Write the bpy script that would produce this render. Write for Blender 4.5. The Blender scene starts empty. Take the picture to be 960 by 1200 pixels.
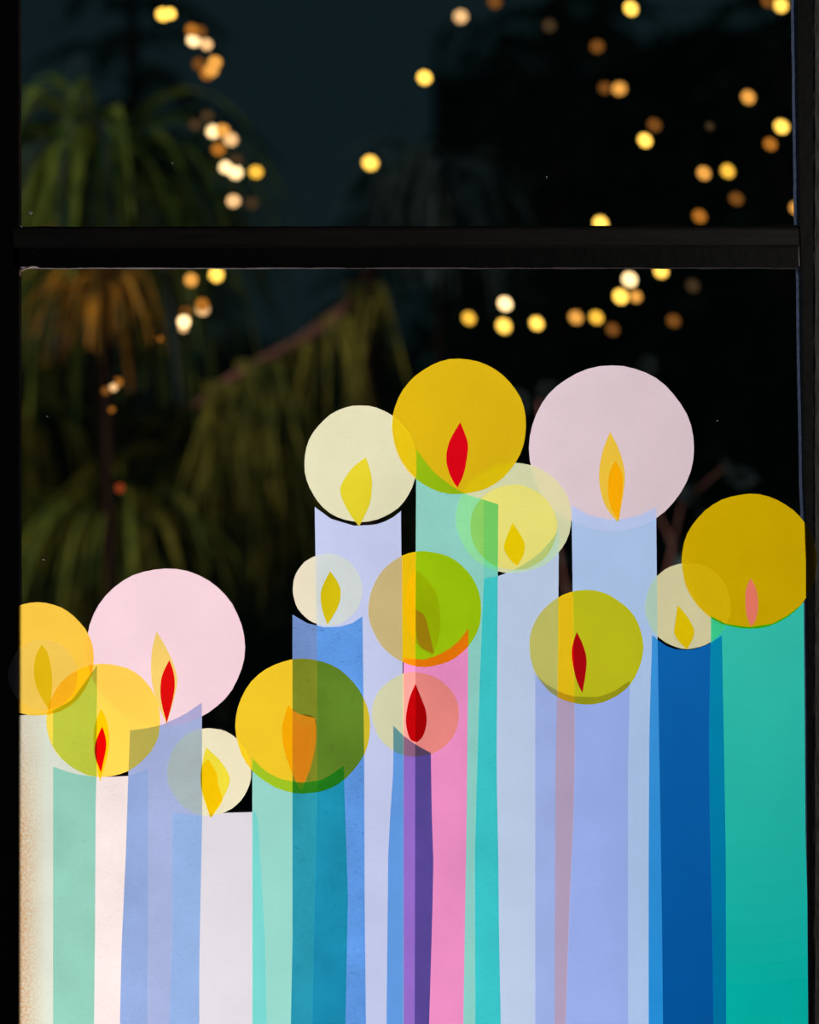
import bpy, bmesh, math, random
from mathutils import Vector, Matrix

random.seed(7)
scene = bpy.context.scene
col = scene.collection

# ------------------------------------------------------------------ camera
EYE_Z = 1.5          # camera height, m
DIST = 1.6           # camera to the glass
cam_data = bpy.data.cameras.new('camera')
cam_data.sensor_fit = 'HORIZONTAL'
cam_data.sensor_width = 24.0
cam_data.lens = 24.0 * DIST / 0.96
cam_data.clip_start = 0.05
cam_data.dof.use_dof = True
cam_data.dof.focus_distance = DIST
cam_data.dof.aperture_fstop = 1.35
cam_data.dof.aperture_blades = 0
cam = bpy.data.objects.new('camera', cam_data)
cam.location = (0, -DIST, EYE_Z)
cam.rotation_euler = (math.radians(90), 0, 0)
col.objects.link(cam)
scene.camera = cam

# ------------------------------------------------------------------ sky, lamps, exposure
scene.view_settings.view_transform = 'Standard'
scene.view_settings.look = 'None'
scene.view_settings.exposure = 0.0
scene.view_settings.gamma = 1.0
scene.view_settings.use_curve_mapping = False
world = bpy.data.worlds.new('dusk_sky')
scene.world = world
world.use_nodes = True
bg = world.node_tree.nodes['Background']
bg.inputs['Color'].default_value = (0.30, 0.70, 0.84, 1)
bg.inputs['Strength'].default_value = 0.017
scene.cycles.max_bounces = 16
scene.cycles.transmission_bounces = 16
scene.cycles.transparent_max_bounces = 32
scene.cycles.diffuse_bounces = 6


def area_lamp(name, loc, target, size, power, color):
    d = bpy.data.lights.new(name, 'AREA')
    d.shape = 'DISK'
    d.size = size
    d.energy = power
    d.color = color
    o = bpy.data.objects.new(name, d)
    o.location = loc
    o.rotation_euler = (Vector(target) - Vector(loc)).to_track_quat('-Z', 'Y').to_euler()
    col.objects.link(o)
    return o


BACK = (1.0, 0.87, 0.94)
area_lamp('upper_backlight', (-0.72, 1.25, 2.85), (0, 0, 1.25), 0.35, 63.0, BACK)       # unseen backlight for the papers, added high outside
area_lamp('lower_backlight', (-0.72, 1.25, 0.12), (0, 0, 1.2), 0.35, 50.0, BACK)   # second unseen backlight for the papers, added low outside
area_lamp('room_lamp', (2.15, -1.9, 2.2), (0, 0, 1.3), 0.9, 11.0, (1.0, 0.93, 0.85))  # the room behind the camera
area_lamp('warm_foliage_fill', (-2.6, 1.1, 2.9), (-1.0, 3.2, 1.7), 0.3, 18.0, (1.0, 0.84, 0.55))  # unseen warm fill added to light the hanging plants
area_lamp('cool_yard_fill', (-1.5, 1.0, 4.2), (0.3, 6.0, 1.4), 1.0, 9.0, (0.55, 0.85, 1.0))  # unseen cool fill added over the yard and trees


# ------------------------------------------------------------------ helpers
def at(px, py, y=0.0):
    """photograph pixel (960 x 1200) to a point on the plane y"""
    k = (DIST + y) / DIST / 1000.0
    return Vector(((px - 480) * k, y, EYE_Z + (600 - py) * k))


def link(name, me, parent=None):
    o = bpy.data.objects.new(name, me)
    col.objects.link(o)
    if parent is not None:
        o.parent = parent
        o.matrix_parent_inverse = Matrix.Translation(-parent.location)
    return o


def empty(name, loc, label=None, cat=None, group=None, kind=None):
    o = bpy.data.objects.new(name, None)
    o.location = loc
    o.empty_display_size = 0.05
    col.objects.link(o)
    if label:
        o['label'] = label
    if cat:
        o['category'] = cat
    if group:
        o['group'] = group
    if kind:
        o['kind'] = kind
    return o


def mesh_of(name, bm, mats, smooth=False):
    me = bpy.data.meshes.new(name)
    bm.to_mesh(me)
    bm.free()
    for m in (mats if isinstance(mats, (list, tuple)) else [mats]):
        me.materials.append(m)
    if smooth:
        for p in me.polygons:
            p.use_smooth = True
    return me


def new_mat(name):
    m = bpy.data.materials.new(name)
    m.use_nodes = True
    nt = m.node_tree
    nt.nodes.clear()
    out = nt.nodes.new('ShaderNodeOutputMaterial')
    return m, nt, out


def N(nt, kind, **kw):
    n = nt.nodes.new(kind)
    for k, v in kw.items():
        if k in n.inputs:
            n.inputs[k].default_value = v
        else:
            setattr(n, k, v)
    return n


def plain(name, color, rough=0.6, noise=None, amount=0.3, bump=0.0, stretch=(1, 1, 1), metallic=0.0):
    m, nt, out = new_mat(name)
    b = N(nt, 'ShaderNodeBsdfPrincipled')
    b.inputs['Roughness'].default_value = rough
    b.inputs['Metallic'].default_value = metallic
    b.inputs['Specular IOR Level'].default_value = 0.0 if rough >= 0.9 else 0.35      # chalky things have no sheen
    b.inputs['Base Color'].default_value = (*color, 1)
    if noise:
        tc = N(nt, 'ShaderNodeTexCoord')
        mp = N(nt, 'ShaderNodeMapping')
        mp.inputs['Scale'].default_value = stretch
        nz = N(nt, 'ShaderNodeTexNoise')
        nz.inputs['Scale'].default_value = noise
        nz.inputs['Detail'].default_value = 5
        mx = N(nt, 'ShaderNodeMix', data_type='RGBA')
        mx.inputs[6].default_value = (*[c * (1 - amount) for c in color], 1)
        mx.inputs[7].default_value = (*[min(1, c * (1 + amount)) for c in color], 1)
        nt.links.new(tc.outputs['Object'], mp.inputs['Vector'])
        nt.links.new(mp.outputs['Vector'], nz.inputs['Vector'])
        nt.links.new(nz.outputs['Fac'], mx.inputs[0])
        nt.links.new(mx.outputs[2], b.inputs['Base Color'])
        if bump:
            bp = N(nt, 'ShaderNodeBump')
            bp.inputs['Strength'].default_value = bump
            bp.inputs['Distance'].default_value = 0.002
            nt.links.new(nz.outputs['Fac'], bp.inputs['Height'])
            nt.links.new(bp.outputs['Normal'], b.inputs['Normal'])
    nt.links.new(b.outputs['BSDF'], out.inputs['Surface'])
    return m


# ------------------------------------------------------------------ materials
SCATTER = 0.6


def tissue(name, mottle, speck, edge_speckle=False):
    """translucent dyed tissue: part of the light passes straight, part is scattered"""
    m, nt, out = new_mat(name)
    L = nt.links.new
    dye = N(nt, 'ShaderNodeAttribute', attribute_name='dye')
    geo = N(nt, 'ShaderNodeNewGeometry')
    info = N(nt, 'ShaderNodeObjectInfo')
    off = N(nt, 'ShaderNodeVectorMath', operation='ADD')
    sc = N(nt, 'ShaderNodeVectorMath', operation='SCALE')
    comb = N(nt, 'ShaderNodeCombineXYZ')
    L(info.outputs['Random'], comb.inputs[0])
    L(info.outputs['Random'], comb.inputs[2])
    L(comb.outputs[0], sc.inputs[0])
    sc.inputs['Scale'].default_value = 7.0
    L(geo.outputs['Position'], off.inputs[0])
    L(sc.outputs[0], off.inputs[1])
    big = N(nt, 'ShaderNodeTexNoise', Scale=14.0, Detail=3.0)
    L(off.outputs[0], big.inputs['Vector'])
    st = N(nt, 'ShaderNodeMapping')
    st.inputs['Scale'].default_value = (1.0, 1.0, 2.2)
    L(off.outputs[0], st.inputs['Vector'])
    fine = N(nt, 'ShaderNodeTexNoise', Scale=260.0, Detail=4.0, Roughness=0.7)
    L(st.outputs[0], fine.inputs['Vector'])
    r1 = N(nt, 'ShaderNodeMapRange')
    r1.inputs['From Min'].default_value = 0.3
    r1.inputs['From Max'].default_value = 0.7
    r1.inputs['To Min'].default_value = 1 - mottle
    r1.inputs['To Max'].default_value = 1 + mottle
    L(big.outputs['Fac'], r1.inputs['Value'])
    r2 = N(nt, 'ShaderNodeMapRange')
    r2.inputs['From Min'].default_value = 0.3
    r2.inputs['From Max'].default_value = 0.7
    r2.inputs['To Min'].default_value = 1 - mottle * 0.7
    r2.inputs['To Max'].default_value = 1 + mottle * 0.7
    L(fine.outputs['Fac'], r2.inputs['Value'])
    mul = N(nt, 'ShaderNodeMath', operation='MULTIPLY')
    L(r1.outputs[0], mul.inputs[0])
    L(r2.outputs[0], mul.inputs[1])
    # darker fibres
    fib = N(nt, 'ShaderNodeTexNoise', Scale=170.0, Detail=6.0, Roughness=0.75)
    L(st.outputs[0], fib.inputs['Vector'])
    r3 = N(nt, 'ShaderNodeMapRange')
    r3.inputs['From Min'].default_value = 0.60
    r3.inputs['From Max'].default_value = 0.68
    r3.inputs['To Min'].default_value = 1.0
    r3.inputs['To Max'].default_value = 1.0 - speck
    L(fib.outputs['Fac'], r3.inputs['Value'])
    mul2 = N(nt, 'ShaderNodeMath', operation='MULTIPLY')
    L(mul.outputs[0], mul2.inputs[0])
    L(r3.outputs[0], mul2.inputs[1])
    colr = N(nt, 'ShaderNodeVectorMath', operation='SCALE')
    L(dye.outputs['Color'], colr.inputs[0])
    L(mul2.outputs[0], colr.inputs['Scale'])
    color_out = colr.outputs[0]
    if edge_speckle:
        # orange-brown speckle, strongest along the paper's outer edge
        sep = N(nt, 'ShaderNodeSeparateXYZ')
        L(geo.outputs['Position'], sep.inputs[0])
        a = N(nt, 'ShaderNodeMapRange')
        a.inputs['From Min'].default_value = -0.459
        a.inputs['From Max'].default_value = -0.425
        a.inputs['To Min'].default_value = 0.62
        a.inputs['To Max'].default_value = 0.0
        L(sep.outputs[0], a.inputs['Value'])
        zf = N(nt, 'ShaderNodeMapRange')
        zf.inputs['From Min'].default_value = 1.30
        zf.inputs['From Max'].default_value = 1.12
        zf.inputs['To Min'].default_value = 0.25
        zf.inputs['To Max'].default_value = 1.0
        L(sep.outputs[2], zf.inputs['Value'])
        gr = N(nt, 'ShaderNodeTexNoise', Scale=330.0, Detail=5.0, Roughness=0.8)
        L(off.outputs[0], gr.inputs['Vector'])
        am = N(nt, 'ShaderNodeMath', operation='MULTIPLY')
        L(a.outputs[0], am.inputs[0])
        L(zf.outputs[0], am.inputs[1])
        g2 = N(nt, 'ShaderNodeMapRange')
        g2.inputs['From Min'].default_value = 0.38
        g2.inputs['From Max'].default_value = 0.62
        g2.inputs['To Min'].default_value = 0.4
        g2.inputs['To Max'].default_value = 2.0
        L(gr.outputs['Fac'], g2.inputs['Value'])
        am2 = N(nt, 'ShaderNodeMath', operation='MULTIPLY', use_clamp=True)
        L(am.outputs[0], am2.inputs[0])
        L(g2.outputs[0], am2.inputs[1])
        mx = N(nt, 'ShaderNodeMix', data_type='RGBA')
        L(am2.outputs[0], mx.inputs[0])
        L(colr.outputs[0], mx.inputs[6])
        mx.inputs[7].default_value = (0.52, 0.27, 0.07, 1)
        color_out = mx.outputs[2]
    tl = N(nt, 'ShaderNodeBsdfTranslucent')
    tp = N(nt, 'ShaderNodeBsdfTransparent')
    L(color_out, tl.inputs['Color'])
    L(color_out, tp.inputs['Color'])
    mix = N(nt, 'ShaderNodeMixShader')
    mix.inputs[0].default_value = SCATTER
    L(tp.outputs[0], mix.inputs[1])
    L(tl.outputs[0], mix.inputs[2])
    df = N(nt, 'ShaderNodeBsdfDiffuse')
    dc = N(nt, 'ShaderNodeVectorMath', operation='SCALE')
    L(color_out, dc.inputs[0])
    dc.inputs['Scale'].default_value = 0.06
    L(dc.outputs[0], df.inputs['Color'])
    add = N(nt, 'ShaderNodeAddShader')
    L(mix.outputs[0], add.inputs[0])
    L(df.outputs[0], add.inputs[1])
    L(add.outputs[0], out.inputs['Surface'])
    return m


MAT_SMOOTH = tissue('smooth_tissue', 0.035, 0.07)
MAT_FIBRE = tissue('fibrous_tissue', 0.065, 0.22)
MAT_COARSE = tissue('coarse_tissue', 0.14, 0.5)
MAT_EDGE_SPECKLE = tissue('edge_speckled_tissue', 0.06, 0.15, edge_speckle=True)
MAT_FRAME = plain('black_paint', (0.006, 0.0052, 0.005), 0.55, 60, 0.5, 0.4, (1, 1, 1))
MAT_RAIL = plain('lit_bevel_scratch_paint', (0.042, 0.036, 0.034), 0.5, 45, 0.55, 0.5, (0.3, 1, 3))  # lighter black carries the light on the bevel; scratches share it
MAT_CASING = plain('weathered_dark_wood', (0.17, 0.17, 0.175), 0.7, 90, 0.75, 1.0, (3, 3, 0.35))
MAT_SKY_GLINT = plain('sky_glint_paint', (0.022, 0.032, 0.050), 0.9, 130, 0.7, 0.3, (1, 1, 1))  # bluish tone paints the sky's reflection on the jamb edge
MAT_GLUE_HIGHLIGHT = plain('glue_highlight', (0.05, 0.04, 0.035), 1.0, 220, 0.9, 0.3)  # lighter colour paints the edge highlight on the glue
MAT_CHIP = plain('bare_wood_chip', (0.75, 0.45, 0.36), 0.6, 150, 0.5, 0.3)
MAT_DUST = plain('dust', (1.0, 0.95, 0.95), 0.8, 90, 0.2)
MAT_WALL = plain('dark_room_wall', (0.012, 0.012, 0.012), 0.8, 20, 0.3, 0.2)
MAT_SOIL = plain('garden_soil', (0.02, 0.018, 0.012), 0.95, 8, 0.6, 0.6)
MAT_CABLE = plain('black_cable', (0.001, 0.001, 0.001), 1.0, 40, 0.2)
MAT_SOCKET = plain('bulb_socket', (0.002, 0.003, 0.002), 1.0, 40, 0.2)


def leaf_mat(name, color, dark, scale=6.0):
    m, nt, out = new_mat(name)
    L = nt.links.new
    tc = N(nt, 'ShaderNodeTexCoord')
    nz = N(nt, 'ShaderNodeTexNoise', Scale=scale, Detail=3.0)
    L(tc.outputs['Object'], nz.inputs['Vector'])
    mr = N(nt, 'ShaderNodeMapRange')
    mr.inputs['From Min'].default_value = 0.35
    mr.inputs['From Max'].default_value = 0.65
    L(nz.outputs['Fac'], mr.inputs['Value'])
    mx = N(nt, 'ShaderNodeMix', data_type='RGBA')
    mx.inputs[6].default_value = (*dark, 1)
    mx.inputs[7].default_value = (*color, 1)
    L(mr.outputs[0], mx.inputs[0])
    b = N(nt, 'ShaderNodeBsdfDiffuse')
    t = N(nt, 'ShaderNodeBsdfTranslucent')
    L(mx.outputs[2], b.inputs['Color'])
    L(mx.outputs[2], t.inputs['Color'])
    ms = N(nt, 'ShaderNodeMixShader')
    ms.inputs[0].default_value = 0.35
    L(b.outputs[0], ms.inputs[1])
    L(t.outputs[0], ms.inputs[2])
    L(ms.outputs[0], out.inputs['Surface'])
    return m


MAT_NEEDLE = leaf_mat('conifer_needles', (0.05, 0.11, 0.05), (0.006, 0.015, 0.010))
MAT_NEEDLE_SKYLIT = leaf_mat('sky_lit_conifer_needles', (0.10, 0.18, 0.17), (0.03, 0.06, 0.06))  # lighter bluish copy with the dim sky's light painted in
MAT_WEEP = leaf_mat('weeping_foliage', (0.34, 0.38, 0.06), (0.05, 0.12, 0.03), 9.0)
MAT_AMBER = leaf_mat('amber_foliage', (0.75, 0.33, 0.03), (0.12, 0.10, 0.03), 14.0)
MAT_OLIVE = leaf_mat('olive_foliage', (0.22, 0.20, 0.03), (0.03, 0.05, 0.012), 9.0)
MAT_GREYLEAF = leaf_mat('grey_green_leaf', (0.13, 0.17, 0.16), (0.05, 0.08, 0.07), 20.0)
MAT_BARK = plain('bark', (0.022, 0.012, 0.008), 0.9, 30, 0.5, 0.6, (1, 1, 0.3))
MAT_TWIG = plain('reddish_twig', (0.13, 0.05, 0.03), 0.8, 30, 0.4, 0.3)


def glass_mat():
    m, nt, out = new_mat('window_glass')
    L = nt.links.new
    lw = N(nt, 'ShaderNodeLayerWeight')
    pw = N(nt, 'ShaderNodeMath', operation='POWER')
    pw.inputs[1].default_value = 5.0
    L(lw.outputs['Facing'], pw.inputs[0])
    fr = N(nt, 'ShaderNodeMath', operation='MULTIPLY_ADD')      # Schlick's law for one surface
    fr.inputs[1].default_value = 0.96
    fr.inputs[2].default_value = 0.035
    L(pw.outputs[0], fr.inputs[0])
    tp = N(nt, 'ShaderNodeBsdfTransparent')
    tp.inputs['Color'].default_value = (0.99, 1.0, 0.995, 1)
    gl = N(nt, 'ShaderNodeBsdfGlossy')
    gl.inputs['Roughness'].default_value = 0.02
    mx = N(nt, 'ShaderNodeMixShader')
    L(fr.outputs[0], mx.inputs[0])
    L(tp.outputs[0], mx.inputs[1])
    L(gl.outputs[0], mx.inputs[2])
    L(mx.outputs[0], out.inputs['Surface'])
    return m


MAT_GLASS = glass_mat()


def bulb_mat(name, color):
    m, nt, out = new_mat(name)
    e = N(nt, 'ShaderNodeEmission')
    e.inputs['Color'].default_value = (*color, 1)
    e.inputs['Strength'].default_value = 1.0
    nt.links.new(e.outputs[0], out.inputs['Surface'])
    return m


BULB = {
    'W': bulb_mat('bulb_white', (2.4, 1.6, 0.75)),
    'Y': bulb_mat('bulb_yellow', (2.4, 1.35, 0.20)),
    'P': bulb_mat('bulb_peach', (1.25, 0.70, 0.30)),
    'G': bulb_mat('bulb_gold', (1.35, 0.70, 0.07)),
    'O': bulb_mat('bulb_orange', (1.05, 0.45, 0.08)),
    'D': bulb_mat('bulb_amber', (0.50, 0.17, 0.02)),
    'd': bulb_mat('bulb_dim', (0.20, 0.07, 0.012)),
    'v': bulb_mat('bulb_faint', (0.055, 0.032, 0.014)),
    'R': bulb_mat('red_ornament_glow', (0.22, 0.035, 0.008)),  # red ornament among the leaves, glow added by emission
}


# ------------------------------------------------------------------ solids
def add_box(bm, p0, p1, mat=0):
    x0, y0, z0 = p0
    x1, y1, z1 = p1
    v = [bm.verts.new(c) for c in ((x0, y0, z0), (x1, y0, z0), (x1, y1, z0), (x0, y1, z0),
                                   (x0, y0, z1), (x1, y0, z1), (x1, y1, z1), (x0, y1, z1))]
    for f in ((0, 3, 2, 1), (4, 5, 6, 7), (0, 1, 5, 4), (1, 2, 6, 5), (2, 3, 7, 6), (3, 0, 4, 7)):
        bm.faces.new([v[i] for i in f]).material_index = mat


def box(name, p0, p1, mat, parent=None, bevel=0.0):
    bm = bmesh.new()
    add_box(bm, p0, p1)
    if bevel:
        bmesh.ops.bevel(bm, geom=bm.edges[:], offset=bevel, segments=2, affect='EDGES', profile=0.5)
    return link(name, mesh_of(name, bm, mat), parent)


def prism(name, outline, y0, y1, mat, parent=None):
    """outline: (x, z) points, extruded from y0 to y1"""
    bm = bmesh.new()
    a = [bm.verts.new((x, y0, z)) for x, z in outline]
    b = [bm.verts.new((x, y1, z)) for x, z in outline]
    bm.faces.new(a)
    bm.faces.new(list(reversed(b)))
    n = len(a)
    for i in range(n):
        bm.faces.new((a[i], b[i], b[(i + 1) % n], a[(i + 1) % n]))
    bmesh.ops.recalc_face_normals(bm, faces=bm.faces[:])
    bmesh.ops.triangulate(bm, faces=[f for f in bm.faces if len(f.verts) > 4])
    return link(name, mesh_of(name, bm, mat), parent)


def tube_into(bm, pts, radii, seg=6):
    rings = []
    for i, p in enumerate(pts):
        p = Vector(p)
        d = (Vector(pts[min(i + 1, len(pts) - 1)]) - Vector(pts[max(i - 1, 0)])).normalized()
        a = d.orthogonal().normalized()
        b = d.cross(a)
        r = radii[i] if isinstance(radii, (list, tuple)) else radii
        rings.append([bm.verts.new(p + a * r * math.cos(2 * math.pi * k / seg) + b * r * math.sin(2 * math.pi * k / seg))
                      for k in range(seg)])
    for r0, r1 in zip(rings, rings[1:]):
        for k in range(seg):
            try:
                bm.faces.new((r0[k], r0[(k + 1) % seg], r1[(k + 1) % seg], r1[k]))
            except ValueError:
                pass
    bm.faces.new(rings[0][::-1])
    bm.faces.new(rings[-1])


# ------------------------------------------------------------------ the window and the wall around it
PANE_L, PANE_R0, PANE_R1 = 21.5, 930.0, 944.0     # pixels on the glass plane; right edge leans
FR = 0.012                                        # frame reaches this far outwards


def X(px):
    return (px - 480) / 1000.0


def Z(py):
    return EYE_Z + (600 - py) / 1000.0


TOP, BOT = -240, 1345      # frame ends above and below the picture
win = empty('window_1', (0, 0, Z(BOT)), kind='structure')
win['label'] = 'black painted window frame with one crossbar and two glass panes'


def right_edge(py):
    pts = [(-240, 926.0), (0, 930.5), (265, 934.0), (313, 936.0), (570, 940.0), (640, 943.5), (800, 944.5), (1100, 947.0), (1345, 948.5)]
    for (y0, x0), (y1, x1) in zip(pts, pts[1:]):
        if py <= y1:
            return x0 + (x1 - x0) * (py - y0) / (y1 - y0)
    return pts[-1][1]


prism('left_stile', [(X(-75), Z(BOT)), (X(PANE_L), Z(BOT)), (X(PANE_L), Z(1000)), (X(PANE_L + .6), Z(700)), (X(PANE_L), Z(TOP)), (X(-75), Z(TOP))],
      0.0, FR, MAT_FRAME, win)
ys = [BOT, 1100, 800, 570, 313, 265, 0, TOP]
prism('right_stile', [(X(right_edge(y) + 4), Z(y)) for y in ys] + [(X(953), Z(TOP)), (X(953), Z(BOT))], 0.0, FR, MAT_FRAME, win)
# sky reflection along the jamb's edge, painted as a lighter bluish strip
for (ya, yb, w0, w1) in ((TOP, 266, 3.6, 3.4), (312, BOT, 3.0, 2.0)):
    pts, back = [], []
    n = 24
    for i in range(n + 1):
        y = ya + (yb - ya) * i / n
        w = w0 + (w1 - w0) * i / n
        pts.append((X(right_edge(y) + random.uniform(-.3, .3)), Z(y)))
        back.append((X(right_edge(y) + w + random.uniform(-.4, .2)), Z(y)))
    prism('jamb_sky_glint', pts + back[::-1], -0.0001, FR, MAT_SKY_GLINT, win)
    bk = [(X(right_edge(ya + (yb - ya) * i / n) + 4.3), Z(ya + (yb - ya) * i / n)) for i in range(n + 1)]
    prism('jamb_edge_backing', back + bk[::-1], 0.0003, FR, MAT_FRAME, win)

# crossbar: bevelled upper half, its caught light painted in with lighter paint, dark lower half
bm = bmesh.new()
prof_a = [(0.0028, Z(266)), (-0.0010, Z(271)), (-0.0018, Z(287)), (0.0, Z(291)), (0.0, Z(313)), (FR, Z(313)), (FR, Z(266))]
nx = 60
rows = []
for i in range(nx + 1):
    px = 16 + (936 - 16) * i / nx
    j = random.uniform(-.5, .5)
    tilt = -1.6 * (px - 16) / 920
    row = []
    for k, (y, z) in enumerate(prof_a):
        dz = (j if k in (0, 6) else (j * .7 if k in (4, 5) else 0)) + (tilt if k in (0, 6, 1) else 0)
        row.append(bm.verts.new((X(px), y, z - dz / 1000.0)))
    rows.append(row)
for a, b in zip(rows, rows[1:]):
    for k in range(len(prof_a)):
        f = bm.faces.new((a[k], a[(k + 1) % 7], b[(k + 1) % 7], b[k]))
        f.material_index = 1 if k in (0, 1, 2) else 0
bm.faces.new(rows[0])
bm.faces.new(rows[-1][::-1])
bmesh.ops.recalc_face_normals(bm, faces=bm.faces[:])
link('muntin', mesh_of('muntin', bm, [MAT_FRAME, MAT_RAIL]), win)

# thin rough glue where crossbar meets glass, edge highlight put into its colour
for (py, x0, x1, h, nm) in ((266.3, 26, 936, .8, 'glue_highlight'), (313.2, 45, 936, .7, 'glue_highlight')):
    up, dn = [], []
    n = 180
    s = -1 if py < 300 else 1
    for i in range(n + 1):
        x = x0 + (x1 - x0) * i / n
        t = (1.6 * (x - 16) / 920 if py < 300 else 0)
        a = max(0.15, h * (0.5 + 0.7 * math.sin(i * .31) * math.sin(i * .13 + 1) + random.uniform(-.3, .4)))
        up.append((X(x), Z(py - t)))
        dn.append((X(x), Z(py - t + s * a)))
    prism(nm, up + dn[::-1], -0.0004, 0.003, MAT_GLUE_HIGHLIGHT, win)


def fillet(cx, cy, sx, sy, r):
    """rounded corner of the frame: fills the corner at (cx, cy); (sx, sy) points into the glass"""
    pts = [(X(cx), Z(cy))]
    for i in range(7):
        a = math.pi / 2 * i / 6
        pts.append((X(cx + sx * r * (1 - math.sin(a))), Z(cy + sy * r * (1 - math.cos(a)))))
    prism('corner_fillet', pts, 0.0002, FR, MAT_FRAME, win)


fillet(21, 267.5, 1, -1, 9)
fillet(21, 312.5, 1, 1, 5)
# chipped paint at the upper left corner of the lower pane
chip = [(22.3, 322), (23, 316), (27, 315), (31, 313.3), (36, 311.8), (41, 311.5), (45, 313.2), (40, 312.8), (36, 313.2), (31, 315), (27, 316.4), (25, 318), (24, 324)]
prism('paint_chip', [(X(a), Z(b)) for a, b in chip], -0.0008, 0.001, MAT_CHIP, win)
for k, (a, b) in enumerate((((37, 295), (45, 300.5)), ((45, 300.5), (38, 305)))):
    prism('paint_scratch', [(X(a[0]), Z(a[1])), (X(a[0] + 1.2), Z(a[1] - .7)), (X(b[0] + 1), Z(b[1])), (X(b[0]), Z(b[1] + 1))],
          -0.0006, 0.0005, MAT_RAIL, win)
# wooden rails outside the picture that close the frame
box('bottom_rail', (X(-75), -0.004, Z(BOT + 70)), (X(1005), FR, Z(BOT)), MAT_FRAME, win, 0.002)
box('top_rail', (X(-75), -0.004, Z(TOP)), (X(1005), FR, Z(TOP - 60)), MAT_FRAME, win, 0.002)

# two panes
box('glass_pane', (X(21), 0.001, Z(267.5)), (X(936), 0.004, Z(TOP)), MAT_GLASS, win)
prism('glass_pane', [(X(21), Z(BOT)), (X(950), Z(BOT)), (X(938), Z(312)), (X(21), Z(312))], 0.001, 0.004, MAT_GLASS, win)
# dust flecks on the glass
for (px, py, r, pc) in ((35, 249, 2.0, 0), (202, 191, .9, 0), (641, 207, 1.0, 0), (55, 488, .9, 0), (50, 656, .9, 0), (841, 493, .9, 0)):
    bm = bmesh.new()
    vs = [bm.verts.new((X(px + r * random.uniform(.7, 1.1) * math.cos(k * math.pi / 4)), 0.0008,
                        Z(py + r * random.uniform(.6, 1) * math.sin(k * math.pi / 4)))) for k in range(8)]
    bm.faces.new(vs)
    ext = bmesh.ops.extrude_face_region(bm, geom=bm.faces[:])
    for v in [g for g in ext['geom'] if isinstance(g, bmesh.types.BMVert)]:
        v.co.y -= 0.0004
    bmesh.ops.recalc_face_normals(bm, faces=bm.faces[:])
    link('dust_fleck', mesh_of('dust_fleck', bm, MAT_DUST), win)

# grained casing board at the right, carved by shallow splits
bm = bmesh.new()
x0, x1, nn, nz = X(951), X(1010), 12, 220
grid = []
for i in range(nz + 1):
    z = Z(BOT) + (Z(TOP) - Z(BOT)) * i / nz
    row = []
    for j in range(nn + 1):
        u = j / nn
        x = x0 + (x1 - x0) * u
        d = 0.0007 * math.sin(z * 95 + u * 9 + 2 * math.sin(z * 23)) + random.uniform(-.0006, .0006)
        if j == 0:
            x += random.uniform(-.0009, .0009)
            d = 0.005
        row.append(bm.verts.new((x, 0.0012 + d, z)))
    grid.append(row)
for a, b in zip(grid, grid[1:]):
    for j in range(nn):
        bm.faces.new((a[j], a[j + 1], b[j + 1], b[j]))
ext = bmesh.ops.extrude_face_region(bm, geom=bm.faces[:])
for v in [g for g in ext['geom'] if isinstance(g, bmesh.types.BMVert)]:
    v.co.y = FR
bmesh.ops.recalc_face_normals(bm, faces=bm.faces[:])
trim = link('trim_1', mesh_of('trim_1', bm, MAT_CASING))
trim['kind'] = 'structure'
trim['label'] = 'weathered dark wooden casing right of the window'

wall = empty('wall_front', (0, 0.05, 0), kind='structure')
wall['label'] = 'dark room wall around the window'
wy0, wy1 = 0.0, 0.09
box('wall_panel', (-2.4, wy0, 0), (X(-75), wy1, 2.9), MAT_WALL, wall)
box('wall_panel', (X(1010), wy0, 0), (2.4, wy1, 2.9), MAT_WALL, wall)
box('wall_panel', (X(-75), wy0, 0), (X(1010), wy1, Z(BOT + 70)), MAT_WALL, wall)
box('wall_panel', (X(-75), wy0, Z(TOP - 60)), (X(1010), wy1, 2.9), MAT_WALL, wall)

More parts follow.
